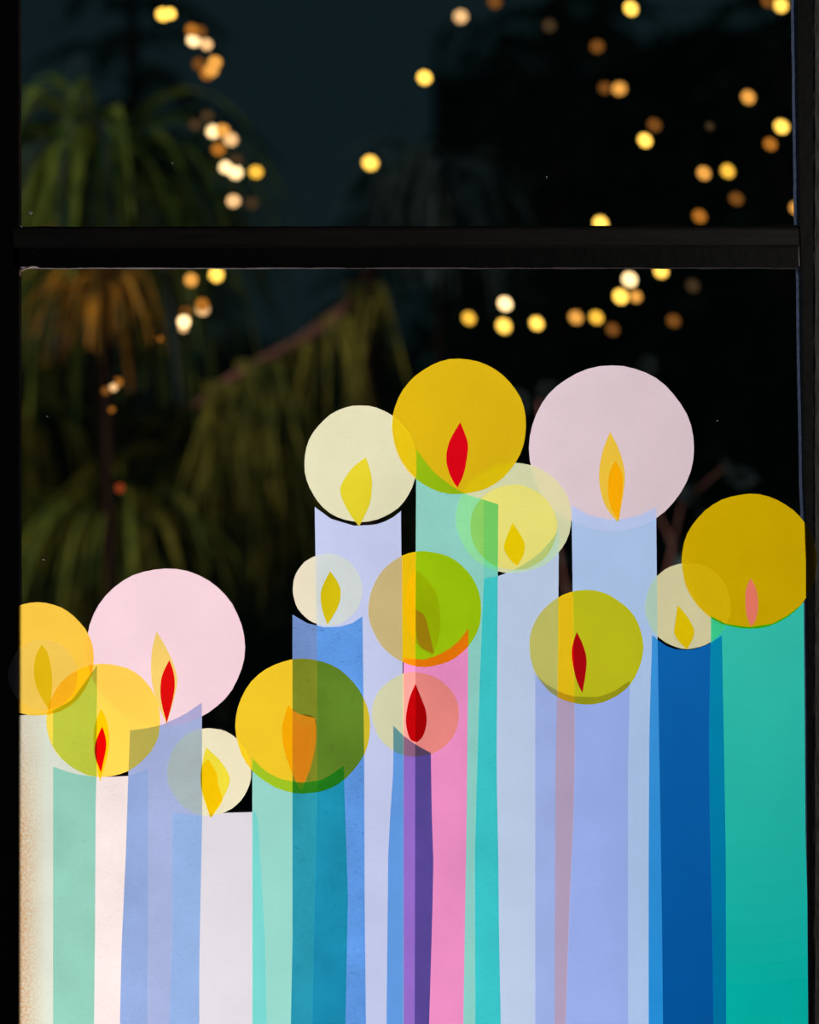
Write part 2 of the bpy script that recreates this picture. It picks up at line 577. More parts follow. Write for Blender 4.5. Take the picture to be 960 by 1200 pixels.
# ------------------------------------------------------------------ paper candles
COL = {
    'dA': (0.83, 0.56, 0.055),
    'dA2': (0.66, 0.7, 0.99),
    'dC': (0.953, 0.688, 0.083),
    'dD': (0.829, 0.659, 0.675),
    'dE': (0.77, 0.78, 0.5),
    'dF': (0.820, 0.600, 0.022),
    'dG': (0.8, 0.8, 0.56),
    'dH': (0.769, 0.820, 0.510),
    'dJ': (0.86, 0.79, 0.36),
    'dKa': (0.785, 0.563, 0.178),
    'dKb': (0.861, 0.607, 0.005),
    'dL': (0.75, 0.54, 0.008),
    'dM': (0.729, 0.836, 0.467),
    'dM2': (0.877, 0.779, 0.334),
    'dN': (0.836, 0.740, 0.751),
    'dOa': (0.764, 0.608, 0.113),
    'dOb': (0.875, 0.64, 0.01),
    'dP': (0.78, 0.81, 0.44),
    'dQ': (0.75, 0.54, 0.001),
    'fA': (0.748, 0.724, 0.062),
    'fC': (0.8, 0.62, 0.01),
    'fD': (0.695, 0.662, 0.145),
    'fE': (0.720, 0.651, 0.061),
    'fE2': (0.941, 0.700, 0.032),
    'fFa': (0.75, 0.50, 0.05),
    'fFb': (0.52, 0.29, 0.25),
    'fF': (0.990, 0.620, 0.120),
    'fF2': (0.96, 0.82, 0.6),
    'fG': (0.938, 0.671, 0.007),
    'fH': (0.718, 0.622, 0.040),
    'fK': (0.816, 0.704, 0.171),
    'fK2': (0.99, 0.45, 0.6),
    'fM': (0.886, 0.702, 0.009),
    'fN': (0.968, 0.687, 0.058),
    'fN2': (0.824, 0.561, 0.027),
    'fP': (0.782, 0.595, 0.004),
    'fQ': (1.000, 0.270, 0.170),
    'rC': (0.636, 0.003, 0.200),
    'rD': (0.708, 0.006, 0.023),
    'rJ': (0.444, 0.004, 0.009),
    'rL': (0.688, 0.003, 0.510),
    'rO': (0.683, 0.004, 0.250),
    'sAa': (0.6, 0.7, 0.55),
    'sAb': (0.336, 0.576, 0.381),
    'sCa': (0.513, 0.706, 0.799),
    'sCb': (0.8, 0.76, 0.69),
    'sCc': (0.554, 0.655, 0.718),
    'sD': (0.325, 0.424, 0.636),
    'sE': (0.66, 0.69, 0.7),
    'sFa': (0.278, 0.676, 0.556),
    'sFb': (0.1, 0.78, 0.5),
    'sGa': (0.165, 0.3, 0.58),
    'sGb': (0.15, 0.38, 0.65),
    'sH': (0.55, 0.665, 0.88),
    'sEc': (0.44, 0.72, 0.76),
    'sEa': (0.56, 0.72, 0.77),
    'sJb': (0.21, 0.28, 0.57),
    'sJc': (0.10, 0.20, 0.47),
    'sJ': (0.16, 0.4, 0.65),
    'sKa': (0.990, 0.405, 0.734),
    'sKb': (0.994, 0.292, 0.617),
    'sLa': (0.290, 0.740, 0.600),
    'sLb': (0.300, 0.754, 0.600),
    'sMa': (0.204, 0.656, 0.755),
    'sMb': (0.536, 0.722, 0.895),
    'sN': (0.473, 0.716, 0.988),
    'sOa': (0.493, 0.525, 0.721),
    'sOb': (0.491, 0.425, 0.584),
    'sOc': (0.539, 0.532, 0.706),
    'sPa': (0.077, 0.387, 0.636),
    'sPb': (0.005, 0.164, 0.533),
    'sPc': (0.033, 0.344, 0.751),
    'sQ': (0.045, 0.72, 0.54),
    'sLc': (0.200, 0.724, 0.583),
    'sLd': (0.600, 0.740, 0.660),
}

DEEP = {'sQ': (0.002, 0.60, 0.49), 'sPb': (0.002, 0.12, 0.42), 'sPa': (0.03, 0.35, 0.60), 'sPc': (0.003, 0.28, 0.66), 'sLb': (.26, .70, .60), 'sLc': (.16, .70, .60), 'sFb': (.08, .70, .50), 'sH': (.50, .60, .80)}
END = 1338     # papers end above the bottom rail


def interp(pts, t, extend=True):
    if len(pts) == 1 or t <= pts[0][0]:
        return pts[0][1]
    for (a, b), (c, d) in zip(pts, pts[1:]):
        if t <= c:
            return b + (d - b) * (t - a) / (c - a)
    return pts[-1][1]


# side edges of each cut strip: (y, x) pairs
EDGE = {
    'AL': [(0, 22)], 'AR': [(780, 114.5), (905, 114), (930, 113), (1100, 112), (1200, 111)],
    'CL': [(898, 63), (1200, 63)], 'CR': [(855, 175), (910, 174), (1070, 174), (1200, 173)],
    'DL': [(855, 153), (905, 151), (1000, 148), (1110, 143), (1200, 141)],
    'DR': [(823, 237), (955, 237.5), (1050, 235.5), (1133, 234), (1200, 234)],
    'EL': [(952, 202.5), (1100, 202), (1200, 199)],
    'ER': [(950, 300), (960, 303), (1000, 305), (1100, 311), (1200, 313)],
    'FL': [(885, 296)], 'FR': [(897, 403), (960, 405), (1050, 408), (1150, 406), (1200, 405)],
    'GL': [(720, 343), (930, 343), (1100, 343), (1200, 341)],
    'GR': [(722, 425), (900, 427), (1050, 427.5), (1200, 429)],
    'HL': [(594, 369), (770, 372), (930, 372), (1050, 369), (1150, 367), (1200, 366)],
    'HR': [(600, 470), (780, 472), (1000, 473), (1200, 472)],
    'JL': [(850, 461), (900, 461), (960, 457), (1000, 455), (1200, 453)],
    'JR': [(882, 505), (950, 506), (1010, 508), (1060, 507), (1200, 503)],
    'KL': [(770, 473), (1200, 473)], 'KR': [(738, 549), (850, 548), (950, 547), (1200, 543)],
    'LL': [(526, 488), (700, 487), (1200, 486)],
    'LR': [(591, 584), (900, 582), (1000, 584), (1100, 585), (1200, 587)],
    'ML': [(678, 567), (800, 562), (940, 558), (1000, 556.5), (1200, 557)],
    'MR': [(622, 655), (760, 654), (900, 651), (1200, 650)],
    'NL': [(600, 670), (760, 672), (870, 674), (960, 672), (1050, 668), (1130, 665), (1200, 663)],
    'NR': [(600, 769), (700, 770), (740, 770.5), (900, 773), (960, 774), (1100, 776), (1200, 777)],
    'OL': [(790, 627), (1200, 627)], 'OR': [(797, 738), (900, 736), (1200, 736)],
    'PL': [(750, 764), (850, 761), (1000, 760), (1200, 760)],
    'PR': [(742, 846), (850, 848), (1000, 850.5), (1200, 851)],
    'QL': [(740, 833), (870, 831), (960, 832), (1100, 835), (1200, 836)],
    'QR': [(712, 942), (900, 943.5), (980, 944), (1050, 946), (1200, 947)],
}
# strip: (edges from left to right, zone colours between them, top edge as (x, y))
STRIP = {  # zone colours bake in the light mixing where papers overlap
    'A': (['AL', 'CL', 'AR'], ['sAa', 'sAb'], [(22, 838), (55, 836), (85, 820), (114.5, 779)]),
    'C': (['CL', 'AR', 'DL', 'CR'], ['sCa', 'sCb', 'sCc'], [(63, 898), (90, 907), (122, 910), (150, 909), (175, 900)]),
    'D': (['DL', 'DR'], ['sD'], [(153, 855), (172, 853), (190, 849), (215, 838), (237, 823)]),
    'E': (['EL', 'DR', 'FL', 'ER'], ['sEa', 'sE', 'sEc'], [(200, 951), (232, 956), (262, 952), (300, 951)]),
    'F': (['FL', 'GL', 'FR'], ['sFa', 'sFb'], [(296, 888), (310, 903), (330, 913), (355, 917), (380, 913), (403, 897)]),
    'G': (['GL', 'HL', 'GR'], ['sGa', 'sGb'], [(343, 720), (360, 730), (380, 735), (400, 734), (413, 730), (425, 722)]),
    'H': (['HL', 'HR'], ['sH'], [(369, 594), (388, 608), (415, 616), (440, 615), (457, 609), (470, 599)]),
    'J': (['JL', 'KL', 'LL', 'JR'], ['sJ', 'sJb', 'sJc'], [(461, 850), (475, 864), (490, 874), (505, 882)]),
    'K': (['KL', 'LL', 'KR'], ['sKa', 'sKb'], [(473, 771), (500, 773), (525, 762), (538, 751), (549, 736)]),
    'L': (['LL', 'KR', 'ML', 'LR'], ['sLa', 'sLb', 'sLc'], [(487, 525), (505, 550), (525, 567), (545, 579), (565, 585), (584, 591)]),
    'M': (['ML', 'LR', 'MR'], ['sMa', 'sMb'], [(567, 678), (584, 675), (600, 669), (620, 658), (640, 641), (655, 620)]),
    'N': (['NL', 'NR'], ['sN'], [(670, 592), (690, 604), (720, 610), (750, 604), (769, 594)]),
    'O': (['OL', 'MR', 'NL', 'OR'], ['sOa', 'sOb', 'sOc'], [(627, 790), (645, 806), (670, 816), (700, 817), (720, 810), (738, 797)]),
    'P': (['PL', 'NR', 'QL', 'PR'], ['sPa', 'sPb', 'sPc'], [(764, 744), (778, 756), (795, 762), (815, 761), (832, 754), (848, 743)]),
    'Q': (['QL', 'QR'], ['sQ'], [(833, 722), (850, 731), (877, 735), (905, 731), (925, 720), (942, 706)]),
}
layer = [0]


def next_y():
    layer[0] += 1
    return -0.0006 - layer[0] * 0.00005


def dye_faces(bm, me, colors):
    at_ = me.attributes.new('dye', 'FLOAT_COLOR', 'CORNER')
    for p in me.polygons:
        c = colors[p.index]
        for li in p.loop_indices:
            at_.data[li].color = (*c, 1.0)


def strip(key, parent, mat):
    edges, zones, top = STRIP[key]
    y = next_y()
    bm = bmesh.new()
    cols, zone_of = [], []
    for zi in range(len(zones)):
        a, b = EDGE[edges[zi]], EDGE[edges[zi + 1]]
        w = abs(interp(b, 1000) - interp(a, 1000))
        n = max(1, int(w / 9))
        for j in range(n + (1 if zi == len(zones) - 1 else 0)):
            u = j / n
            f = (lambda t, a=a, b=b, u=u: interp(a, t) * (1 - u) + interp(b, t) * u)
            yt = 800.0
            for _ in range(12):
                yt = interp(top, f(yt))
            ys_ = [yt + (END - yt) * (k / 26) for k in range(27)]
            if key == 'L':        # redder under the pink paper: the overlap's light put into its colour
                yk = interp(STRIP['K'][2], f(760))
                ys_ = [yt + (yk - yt) * (k / 10) for k in range(10)] + [yk + (END - yk) * (k / 16) for k in range(17)]
            if key == 'A' and zi == 1:        # pale only where bare; elsewhere the overlap's mixed light is painted in
                xx = f(880)
                yd = max(yt + 2, 843.5 + math.sqrt(max(0, 66.5 ** 2 - (xx - 122) ** 2)))
                yc = max(yd + .3, interp(STRIP['C'][2], xx))
                ys_ = [yt + (yd - yt) * k / 8 for k in range(8)] + [yd + (yc - yd) * k / 3 for k in range(3)] + [yc + (END - yc) * k / 15 for k in range(16)]
            cols.append([bm.verts.new((X(f(t)), y, Z(t))) for t in ys_])
            zone_of.append(zi)
    colors = []
    for i in range(len(cols) - 1):
        for k in range(26):
            bm.faces.new((cols[i][k], cols[i][k + 1], cols[i + 1][k + 1], cols[i + 1][k]))
            c0 = COL['sLd' if key == 'L' and zone_of[i] == 0 and k >= 10 else zones[zone_of[i]]]
            c1 = DEEP.get(zones[zone_of[i]], c0)      # some strips shift towards a second colour down their length
            if key == 'A' and zone_of[i] == 1:
                c0, c1 = (COL['sAa'],) * 2 if 8 <= k < 11 else (c0, c0)
            colors.append(tuple(a + (b - a) * min(1, k / 18) for a, b in zip(c0, c1)))
    me = mesh_of('candle_body', bm, mat)
    dye_faces(None, me, colors)
    return link('candle_body', me, parent)


def notched_strip(parent, mat):
    """the mottled blue strip: a notch is cut out of its left edge where the flame sits"""
    y = next_y()
    L_, R_, top = EDGE['GL'], EDGE['GR'], STRIP['G'][2]
    notch = [(343, 832), (350, 836), (360, 839), (369, 841), (370.8, 852), (370.5, 868), (368, 884), (364, 900), (358, 915), (353, 926), (347, 916), (343, 907)]
    pts = list(reversed(top)) + notch + [(interp(L_, t), t) for t in (960, 1040, 1100, 1150, 1200, END)] + [(interp(R_, t), t) for t in (END, 1200, 1100, 1050, 980, 900, 820)]
    bm = bmesh.new()
    vs = [bm.verts.new((X(a), y, Z(b))) for a, b in pts]
    es = [bm.edges.new((vs[i], vs[(i + 1) % len(vs)])) for i in range(len(vs))]
    bmesh.ops.triangle_fill(bm, edges=es, use_beauty=True)
    h = EDGE['HL'] + [(END, EDGE['HL'][-1][1])]
    for t in [q[0] for q in h[1:-1]] + [800, 1000, 1120, 1270]:
        bmesh.ops.bisect_plane(bm, geom=bm.verts[:] + bm.edges[:] + bm.faces[:], plane_co=(0, y, Z(t)), plane_no=(0, 0, 1))
    for (ta, xa), (tb, xb) in zip(h, h[1:]):
        faces = [f for f in bm.faces if ta <= 600 + (EYE_Z - f.calc_center_median().z) * 1000 <= tb]
        geom = list({e for f in faces for e in f.edges}) + faces + list({v for f in faces for v in f.verts})
        bmesh.ops.bisect_plane(bm, geom=geom, plane_co=(X(xa), y, Z(ta)), plane_no=Vector((Z(tb) - Z(ta), 0, X(xa) - X(xb))).normalized())
    bm.normal_update()
    colors = []
    for f in bm.faces:
        if f.normal.y > 0:
            f.normal_flip()
        c = f.calc_center_median()
        px, py = c.x * 1000 + 480, 600 + (EYE_Z - c.z) * 1000
        colors.append(COL['sGa'] if px < interp(EDGE['HL'], py) else COL['sGb'])
    me = mesh_of('candle_body', bm, mat)
    dye_faces(None, me, colors)
    return link('candle_body', me, parent)


def circle_pts(cx, cy, rx, ry=None, seed=0, wob=0.6):
    ry = ry or rx
    rnd = random.Random(seed)
    ph = [rnd.uniform(0, 6.28) for _ in range(4)]
    n = 44
    out = []
    for i in range(n):
        a = 2 * math.pi * i / n
        w = wob * (0.6 * math.sin(2 * a + ph[0]) + 0.4 * math.sin(5 * a + ph[1]) + 0.35 * math.sin(9 * a + ph[2])) + rnd.uniform(-.22, .22)
        out.append((cx + (rx + w) * math.cos(a), cy - (ry + w) * math.sin(a)))
    return out


def smooth_closed(pts, sharp=(), sub=4):
    """closed Catmull-Rom through pts; indices in sharp stay corners"""
    n = len(pts)
    out = []
    for i in range(n):
        p1, p2 = pts[i], pts[(i + 1) % n]
        p0 = pts[i - 1] if i not in sharp else p1
        p3 = pts[(i + 2) % n] if (i + 1) % n not in sharp else p2
        for k in range(sub):
            t = k / sub
            q = []
            for d in (0, 1):
                q.append(0.5 * ((2 * p1[d]) + (-p0[d] + p2[d]) * t + (2 * p0[d] - 5 * p1[d] + 4 * p2[d] - p3[d]) * t * t
                                + (-p0[d] + 3 * p1[d] - 3 * p2[d] + p3[d]) * t ** 3))
            out.append(tuple(q))
    return out


def sheet(name, outline, color, parent, mat, hole=None, zones=None, clip=None):
    y = next_y()
    bm = bmesh.new()

    def loop(pts):
        vs = [bm.verts.new((X(a), y, Z(b))) for a, b in pts]
        return [bm.edges.new((vs[i], vs[(i + 1) % len(vs)])) for i in range(len(vs))]
    if hole:
        es = loop(outline) + loop(hole)
        bmesh.ops.triangle_fill(bm, edges=es, use_beauty=True)
    else:
        bm.faces.new([bm.verts.new((X(a), y, Z(b))) for a, b in outline])
    if clip is not None:
        bmesh.ops.bisect_plane(bm, geom=bm.verts[:] + bm.edges[:] + bm.faces[:], plane_co=(X(clip), 0, 0), plane_no=(-1, 0, 0), clear_outer=True)
    if zones:  # colour step for the overlap's light, put into the sheet
        bmesh.ops.bisect_plane(bm, geom=bm.verts[:] + bm.edges[:] + bm.faces[:], plane_co=(X(zones[0]), 0, 0), plane_no=(1, 0, 0))
    bm.normal_update()
    bm.faces.ensure_lookup_table()
    colors = []
    for f in bm.faces:
        if f.normal.y > 0:
            f.normal_flip()
        if zones:
            colors.append(COL[zones[1]] if f.calc_center_median().x < X(zones[0]) else COL[zones[2]])
        else:
            colors.append(COL[color])
    me = mesh_of(name, bm, mat)
    dye_faces(None, me, colors)
    return link(name, me, parent)


FL = {  # flame outlines in pixels, first point is the tip; second number: index of the lower tip
    'fA': ([(50, 755), (57, 766), (61, 785), (62, 803), (59, 833), (50, 818), (43, 803), (40.5, 787), (43, 768)], 4),
    'fC': ([(119, 830), (125, 842), (128.5, 860), (127.5, 880), (118, 916), (112, 885), (110.5, 862), (113, 845)], 4),
    'rC': ([(120.4, 851), (124, 862), (125, 876), (119, 905), (113, 888), (111.7, 876), (115, 863)], 3),
    'fD': ([(184, 740), (193, 755), (202, 773), (208, 793), (206, 812), (196, 848), (187, 828), (180, 806), (177.5, 785), (179, 760)], 5),
    'rD': ([(199, 773), (204, 788), (205.3, 805), (202, 824), (196, 847), (190, 824), (188.5, 806), (191, 790)], 4),
    'fE': ([(242, 875.5), (257, 889.5), (267, 904), (269.5, 917), (260, 938), (247, 958), (238, 928), (235.5, 908), (238, 891)], 5),
    'fE2': ([(244, 889), (254, 905), (256, 920), (261, 937), (252, 952), (247, 958), (237, 927), (235.6, 908), (238, 896)], 5),
    'fF': ([(338, 826), (350, 836), (369, 841), (370.5, 868), (364, 900), (353, 926), (343, 907), (334, 880), (331, 852)], 5),
    'fF2': ([(345, 838), (353, 850), (364, 850), (364, 880), (360, 903), (352.5, 922), (346, 900), (343, 870)], 5),
    'fG': ([(387, 669), (397, 684), (399.5, 697), (396, 712), (384, 732), (378, 715), (376, 698), (378.5, 686)], 4),
    'fH': ([(429, 536), (435, 556), (436, 572), (433, 592), (421, 617), (410, 602), (401, 584), (399.5, 570), (412.5, 549)], 4),
    'rL': ([(539.5, 495), (548, 518), (547.5, 535), (543, 557), (536, 571.5), (528, 558), (523, 538), (527, 517)], 4),
    'fM': ([(600.5, 612.5), (609, 625), (615, 638), (613, 651), (606, 663), (598, 656), (590.5, 642), (594, 629)], 4),
    'fN': ([(715, 506), (725, 526), (731.5, 549), (731.5, 572), (724.5, 612.5), (712, 597), (705, 580), (702, 556), (706, 530)], 4),
    'fN2': ([(721, 540), (728, 552), (730, 568), (725, 610), (715, 592), (712.5, 570), (715, 552)], 3),
    'rO': ([(676, 740.5), (684, 758), (687.5, 778), (682.5, 812), (675, 795), (670, 768), (672, 752)], 3),
    'fP': ([(794, 709), (805, 722), (813, 737), (812, 748), (805, 761), (797, 753), (790, 742), (791.5, 728)], 4),
    'fQ': ([(880, 678), (886, 690), (888.5, 708), (886, 725), (880.5, 734.5), (875, 721), (873.5, 703), (875, 688)], 4),
    'rJ': ([(487, 801), (493, 816), (499, 832), (500, 847), (496, 862), (489, 869.5), (481, 866), (476.5, 852), (476, 838), (480, 818)], 5),
    'fK': ([(485, 666), (500, 678), (511, 695), (516, 720), (514, 748), (507, 768), (490, 757), (479, 738), (475, 712), (478, 684)], 5),
    'fK2': ([(487, 714), (497, 721), (503, 740), (509, 766), (496, 760), (488.5, 748)], 3),
}


def flame_pts(key):
    pts, low = FL[key]
    return smooth_closed(pts, (0, low))


G15 = 'tissue paper candles stuck on the window'


def candle(key, label, discs, flames, body_mat, disc_mat=None):
    edges, _, top = STRIP[key]
    xm = (interp(EDGE[edges[0]], END) + interp(EDGE[edges[-1]], END)) / 2
    t = empty('paper_candle', (X(xm), -0.001, Z(END)), label, 'paper candle', G15)
    notched_strip(t, body_mat) if key == 'G' else strip(key, t, body_mat)
    disc_mat = disc_mat or MAT_SMOOTH
    holes = {'N': 'fN', 'Q': 'fQ'}
    for i, d in enumerate(discs):
        ck, cx, cy, rx, ry = d[:5]
        opt = d[5] if len(d) > 5 else {}
        sheet('halo', circle_pts(cx, cy, rx, ry, seed=hash_key(ck)), ck, t, disc_mat,
              hole=flame_pts(holes[key]) if key in holes and i == 0 else None, **opt)
    host = None
    for i, f in enumerate(flames):
        nm = 'flame' if i == 0 else 'flame_core'
        o = sheet(nm, flame_pts(f), f, t, MAT_SMOOTH, zones=(343, 'fFa', 'fFb') if f == 'fF' else None)
    return t


def hash_key(s):
    return sum(ord(c) * (i + 3) for i, c in enumerate(s))


candle('Q', 'wide teal green paper candle at right under a large dark yellow halo, salmon flame',
       [('dQ', 878, 658, 79, 79.5)], ['fQ'], MAT_SMOOTH)
candle('P', 'deep blue paper candle with small cream halo and mustard drop-shaped flame',
       [('dP', 806, 710, 50, 50.5)], ['fP'], MAT_SMOOTH)
candle('N', 'pale blue paper candle under the big pale lilac-pink halo with amber flame',
       [('dN', 716.5, 525.5, 97, 97)], ['fN', 'fN2'], MAT_SMOOTH)
candle('O', 'periwinkle paper candle with olive-yellow halo and slim dark red flame',
       [('dOa', 687, 758.5, 66.5, 67.5, {'zones': (654, 'dOa', 'dOb')})], ['rO'], MAT_SMOOTH)
candle('M', 'pale blue paper candle with overlapping cream and lime-yellow halos and yellow drop flame',
       [('dM', 602, 607, 67.5, 65), ('dM2', 602, 618, 51, 50)], ['fM'], MAT_SMOOTH)
candle('L', 'tallest mint green paper candle with large mustard yellow halo and red flame',
       [('dL', 538, 500, 78.5, 79.5)], ['rL'], MAT_FIBRE)
candle('K', 'pink paper candle with mustard and lime green halo around an olive flame',
       [('dKa', 498, 713.5, 66.5, 67.5, {'zones': (471.5, 'dKa', 'dKb')})], ['fK', 'fK2'], MAT_SMOOTH)
candle('J', 'short blue and purple paper candle with dull beige halo and red drop-shaped flame',
       [('dJ', 487, 837, 51, 49.5)], ['rJ'], MAT_FIBRE)
candle('H', 'tall lavender paper candle with large cream halo and bright yellow leaf-shaped flame',
       [('dH', 423, 543.5, 66.5, 68)], ['fH'], MAT_SMOOTH)
candle('G', 'mottled blue paper candle with small cream halo and thin mustard flame',
       [('dG', 384, 691, 41, 42)], ['fG'], MAT_COARSE)
candle('F', 'pale mint paper candle with a large golden yellow halo and blurry orange flame',
       [('dF', 355, 850.5, 79, 79)], ['fF', 'fF2'], MAT_SMOOTH)
candle('E', 'low pinkish-white paper candle with small cream halo and two-tone yellow flame',
       [('dE', 245.5, 904, 49.5, 51)], ['fE', 'fE2'], MAT_SMOOTH)
candle('D', 'lilac-blue paper candle with slanted top under big pale pink halo, golden flame, red core',
       [('dD', 194.5, 758, 93, 92)], ['fD', 'rD'], MAT_FIBRE)
candle('C', 'pink-white and mint paper candle under a yellow halo with red-cored yellow flame',
       [('dC', 122, 843.5, 66.5, 66.5)], ['fC', 'rC'], MAT_FIBRE)
candle('A', 'cream paper candle at the left frame, yellow halo overlapped by a small pale disc',
       [('dA', 45, 772, 66, 66, {'clip': 21.8}), ('dA2', 51, 790.5, 41, 41)], ['fA'], MAT_EDGE_SPECKLE)

# ------------------------------------------------------------------ string lights
sphere_cache = {}


def bulb_mesh(kind):
    if kind not in sphere_cache:
        bm = bmesh.new()
        bmesh.ops.create_uvsphere(bm, u_segments=16, v_segments=10, radius=1.0)
        sphere_cache[kind] = mesh_of('bulb', bm, BULB[kind], True)
    return sphere_cache[kind]


bmS = bmesh.new()
bmesh.ops.create_cone(bmS, cap_ends=True, segments=10, radius1=0.0035, radius2=0.0025, depth=0.009)
SOCKET = mesh_of('socket', bmS, MAT_SOCKET, True)


def string_light(label, bulbs, depth, tilt, stretch, spread=0.12, hang=None):
    """bulbs: (px, py, brightness[, size])"""
    rnd = random.Random(len(bulbs) * 13 + int(tilt * 10))
    p0 = at(bulbs[0][0], bulbs[0][1], depth)
    t = empty('string_light', p0, label, 'string lights', 'strings of small warm fairy lights in the dark garden')
    pts = [at(hang[0], hang[1], hang[2])] if hang else []
    for b in bulbs:
        px, py, k = b[:3]
        s = b[3] if len(b) > 3 else 1.0
        y = depth + rnd.uniform(-spread, spread)
        c = at(px, py, y)
        r = 0.0078 * (DIST + y) / DIST * s
        o = link('bulb', bulb_mesh(k), None)
        o.location = c - t.location
        o.parent = t
        o.scale = (r * stretch, r, r / stretch)
        o.rotation_euler = (0, tilt + rnd.uniform(-.15, .15), 0)
        q = link('socket', SOCKET, None)
        q.parent = t
        q.location = c + Vector((0, 0.004, r * 1.0 + 0.002)) - t.location
        pts.append(c + Vector((0, 0.006, r + 0.010)))
    bm = bmesh.new()
    path = []
    for a, b in zip(pts, pts[1:]):
        n = 6
        sag = min(0.05, (b - a).length * 0.12)
        for i in range(n):
            u = i / n
            path.append(a.lerp(b, u) + Vector((0, 0.0, -sag * 4 * u * (1 - u))))
    path.append(pts[-1])
    tube_into(bm, path, 0.0007, 5)
    link('cable', mesh_of('cable', bm, MAT_CABLE, True), t)
    return t


string_light('cluster of warm fairy lights hanging in a vertical line at upper left',
             [(191, 17, 'Y'), (199, 16, 'Y', .9), (225, 35, 'D', .95), (234, 37, 'd', .95), (227, 47, 'W', .95), (242, 52, 'P', .9), (234, 75, 'd'),
              (252, 73, 'O'), (248, 82, 'O'), (243, 86, 'D'), (243, 136, 'v'), (229, 146, 'v'), (250, 154, 'W'), (261, 153, 'O'),
              (270.5, 163.5, 'P'), (256, 175, 'D'), (277, 188, 'v'), (265, 196, 'W', .95), (276, 202, 'W', 1.02), (300, 201.5, 'G'),
              (273.5, 235.5, 'P'), (295, 238, 'v')], 0.82, 0.0, 1.06, hang=(160, -330, 2.2))
string_light('small group of warm fairy lights just below the crossbar at left, over the hanging foliage',
             [(224, 328, 'O'), (253.5, 322, 'Y', 1.08), (237, 357, 'D'), (237.5, 362, 'P', 1.0), (218, 366, 'd', .9), (215.5, 377, 'W'),
              (215, 384, 'P', .7), (188, 397, 'D', .35), (138, 448, 'D', .7), (133, 454, 'P', .6), (124, 458, 'd', .7), (131, 480, 'D', .4), (140.5, 572, 'R', .8)],  # glass and red ornaments here also made to glow as bulbs
             0.74, 0.2, 1.0, hang=(295, 236, 0.82))
string_light('sparse fairy lights scattered across the top centre above the crossbar',
             [(434, 191, 'Y', 1.1), (497.5, 91, 'Y', 1.05), (540, 19.5, 'P'), (580, 2, 'd'), (644, 30, 'v'), (700, 54.5, 'd'),
              (709, 103, 'd', .9), (726, 104, 'O')], 0.9, 0.25, 1.06, hang=(430, 210, 2.5))
string_light('fairy lights in a loose drooping line at upper right beside the frame',
             [(739.5, 10, 'Y', 1.02), (900, 1, 'd'), (915, 6, 'Y'), (877, 114, 'O'), (916, 148.5, 'Y', 1.02), (903, 169, 'D', .95), (832, 148, 'v', .6),
              (767, 146.5, 'd'), (756, 164.5, 'Y'), (825, 203, 'O'), (853, 200.5, 'G'), (863, 233, 'd'), (820, 253.5, 'D'),
              (934, 244, 'O')], 0.78, 0.75, 1.12, hang=(700, -60, 4.3))
string_light('row of warm fairy lights swagged right below the crossbar at centre right',
             [(549.5, 373, 'G'), (592, 356, 'W', 1.08), (590.5, 382, 'Y', 1.08), (629, 379, 'Y'), (675, 372, 'O', 1.02), (699, 372, 'G', 1.02),
              (718, 386, 'd'), (745, 347.5, 'O', .9), (727.5, 347.5, 'Y', 1.1), (738, 327.5, 'W', 1.1), (704, 262, 'Y', 1.08), (775, 318, 'Y', .98), (812, 335, 'v'),
              (789.5, 376, 'd')], 0.86, 0.75, 1.08, hang=(500, 395, 4.9))

# ------------------------------------------------------------------ garden
bm = bmesh.new()
n = 40
gv = [[bm.verts.new((-9 + 18 * i / n, 0.1 + 13 * j / n, 0.03 * math.sin(i * 1.3 + j * .7) + random.uniform(-.02, .02) - 0.04)) for i in range(n + 1)] for j in range(n + 1)]
for j in range(n):
    for i in range(n):
        bm.faces.new((gv[j][i], gv[j][i + 1], gv[j + 1][i + 1], gv[j + 1][i]))
g = link('ground', mesh_of('ground', bm, MAT_SOIL, True))
g['kind'] = 'structure'
g['label'] = 'dark garden soil outside the window'
box('floor', (-2.4, -4.2, -0.1), (2.4, 0.0, 0.0), MAT_WALL)['kind'] = 'structure'


def ribbon(bm, p, d, length, width, droop, seg=4, twist=0.0):
    """narrow drooping blade starting at p towards d"""
    d = Vector(d).normalized()
    side = d.cross(Vector((0, 0, 1)))
    if side.length < .05:
        side = Vector((1, 0, 0))
    side = (Matrix.Rotation(twist, 3, d) @ side.normalized())
    last = None
    q = Vector(p)
    for i in range(seg + 1):
        u = i / seg
        w = width * (1 - u) * .5 + width * .08
        a = bm.verts.new(q - side * w)
        b = bm.verts.new(q + side * w)
        if last:
            bm.faces.new((last[0], last[1], b, a))
        last = (a, b)
        q = q + d * (length / seg)
        d = (d + Vector((0, 0, -droop / seg))).normalized()


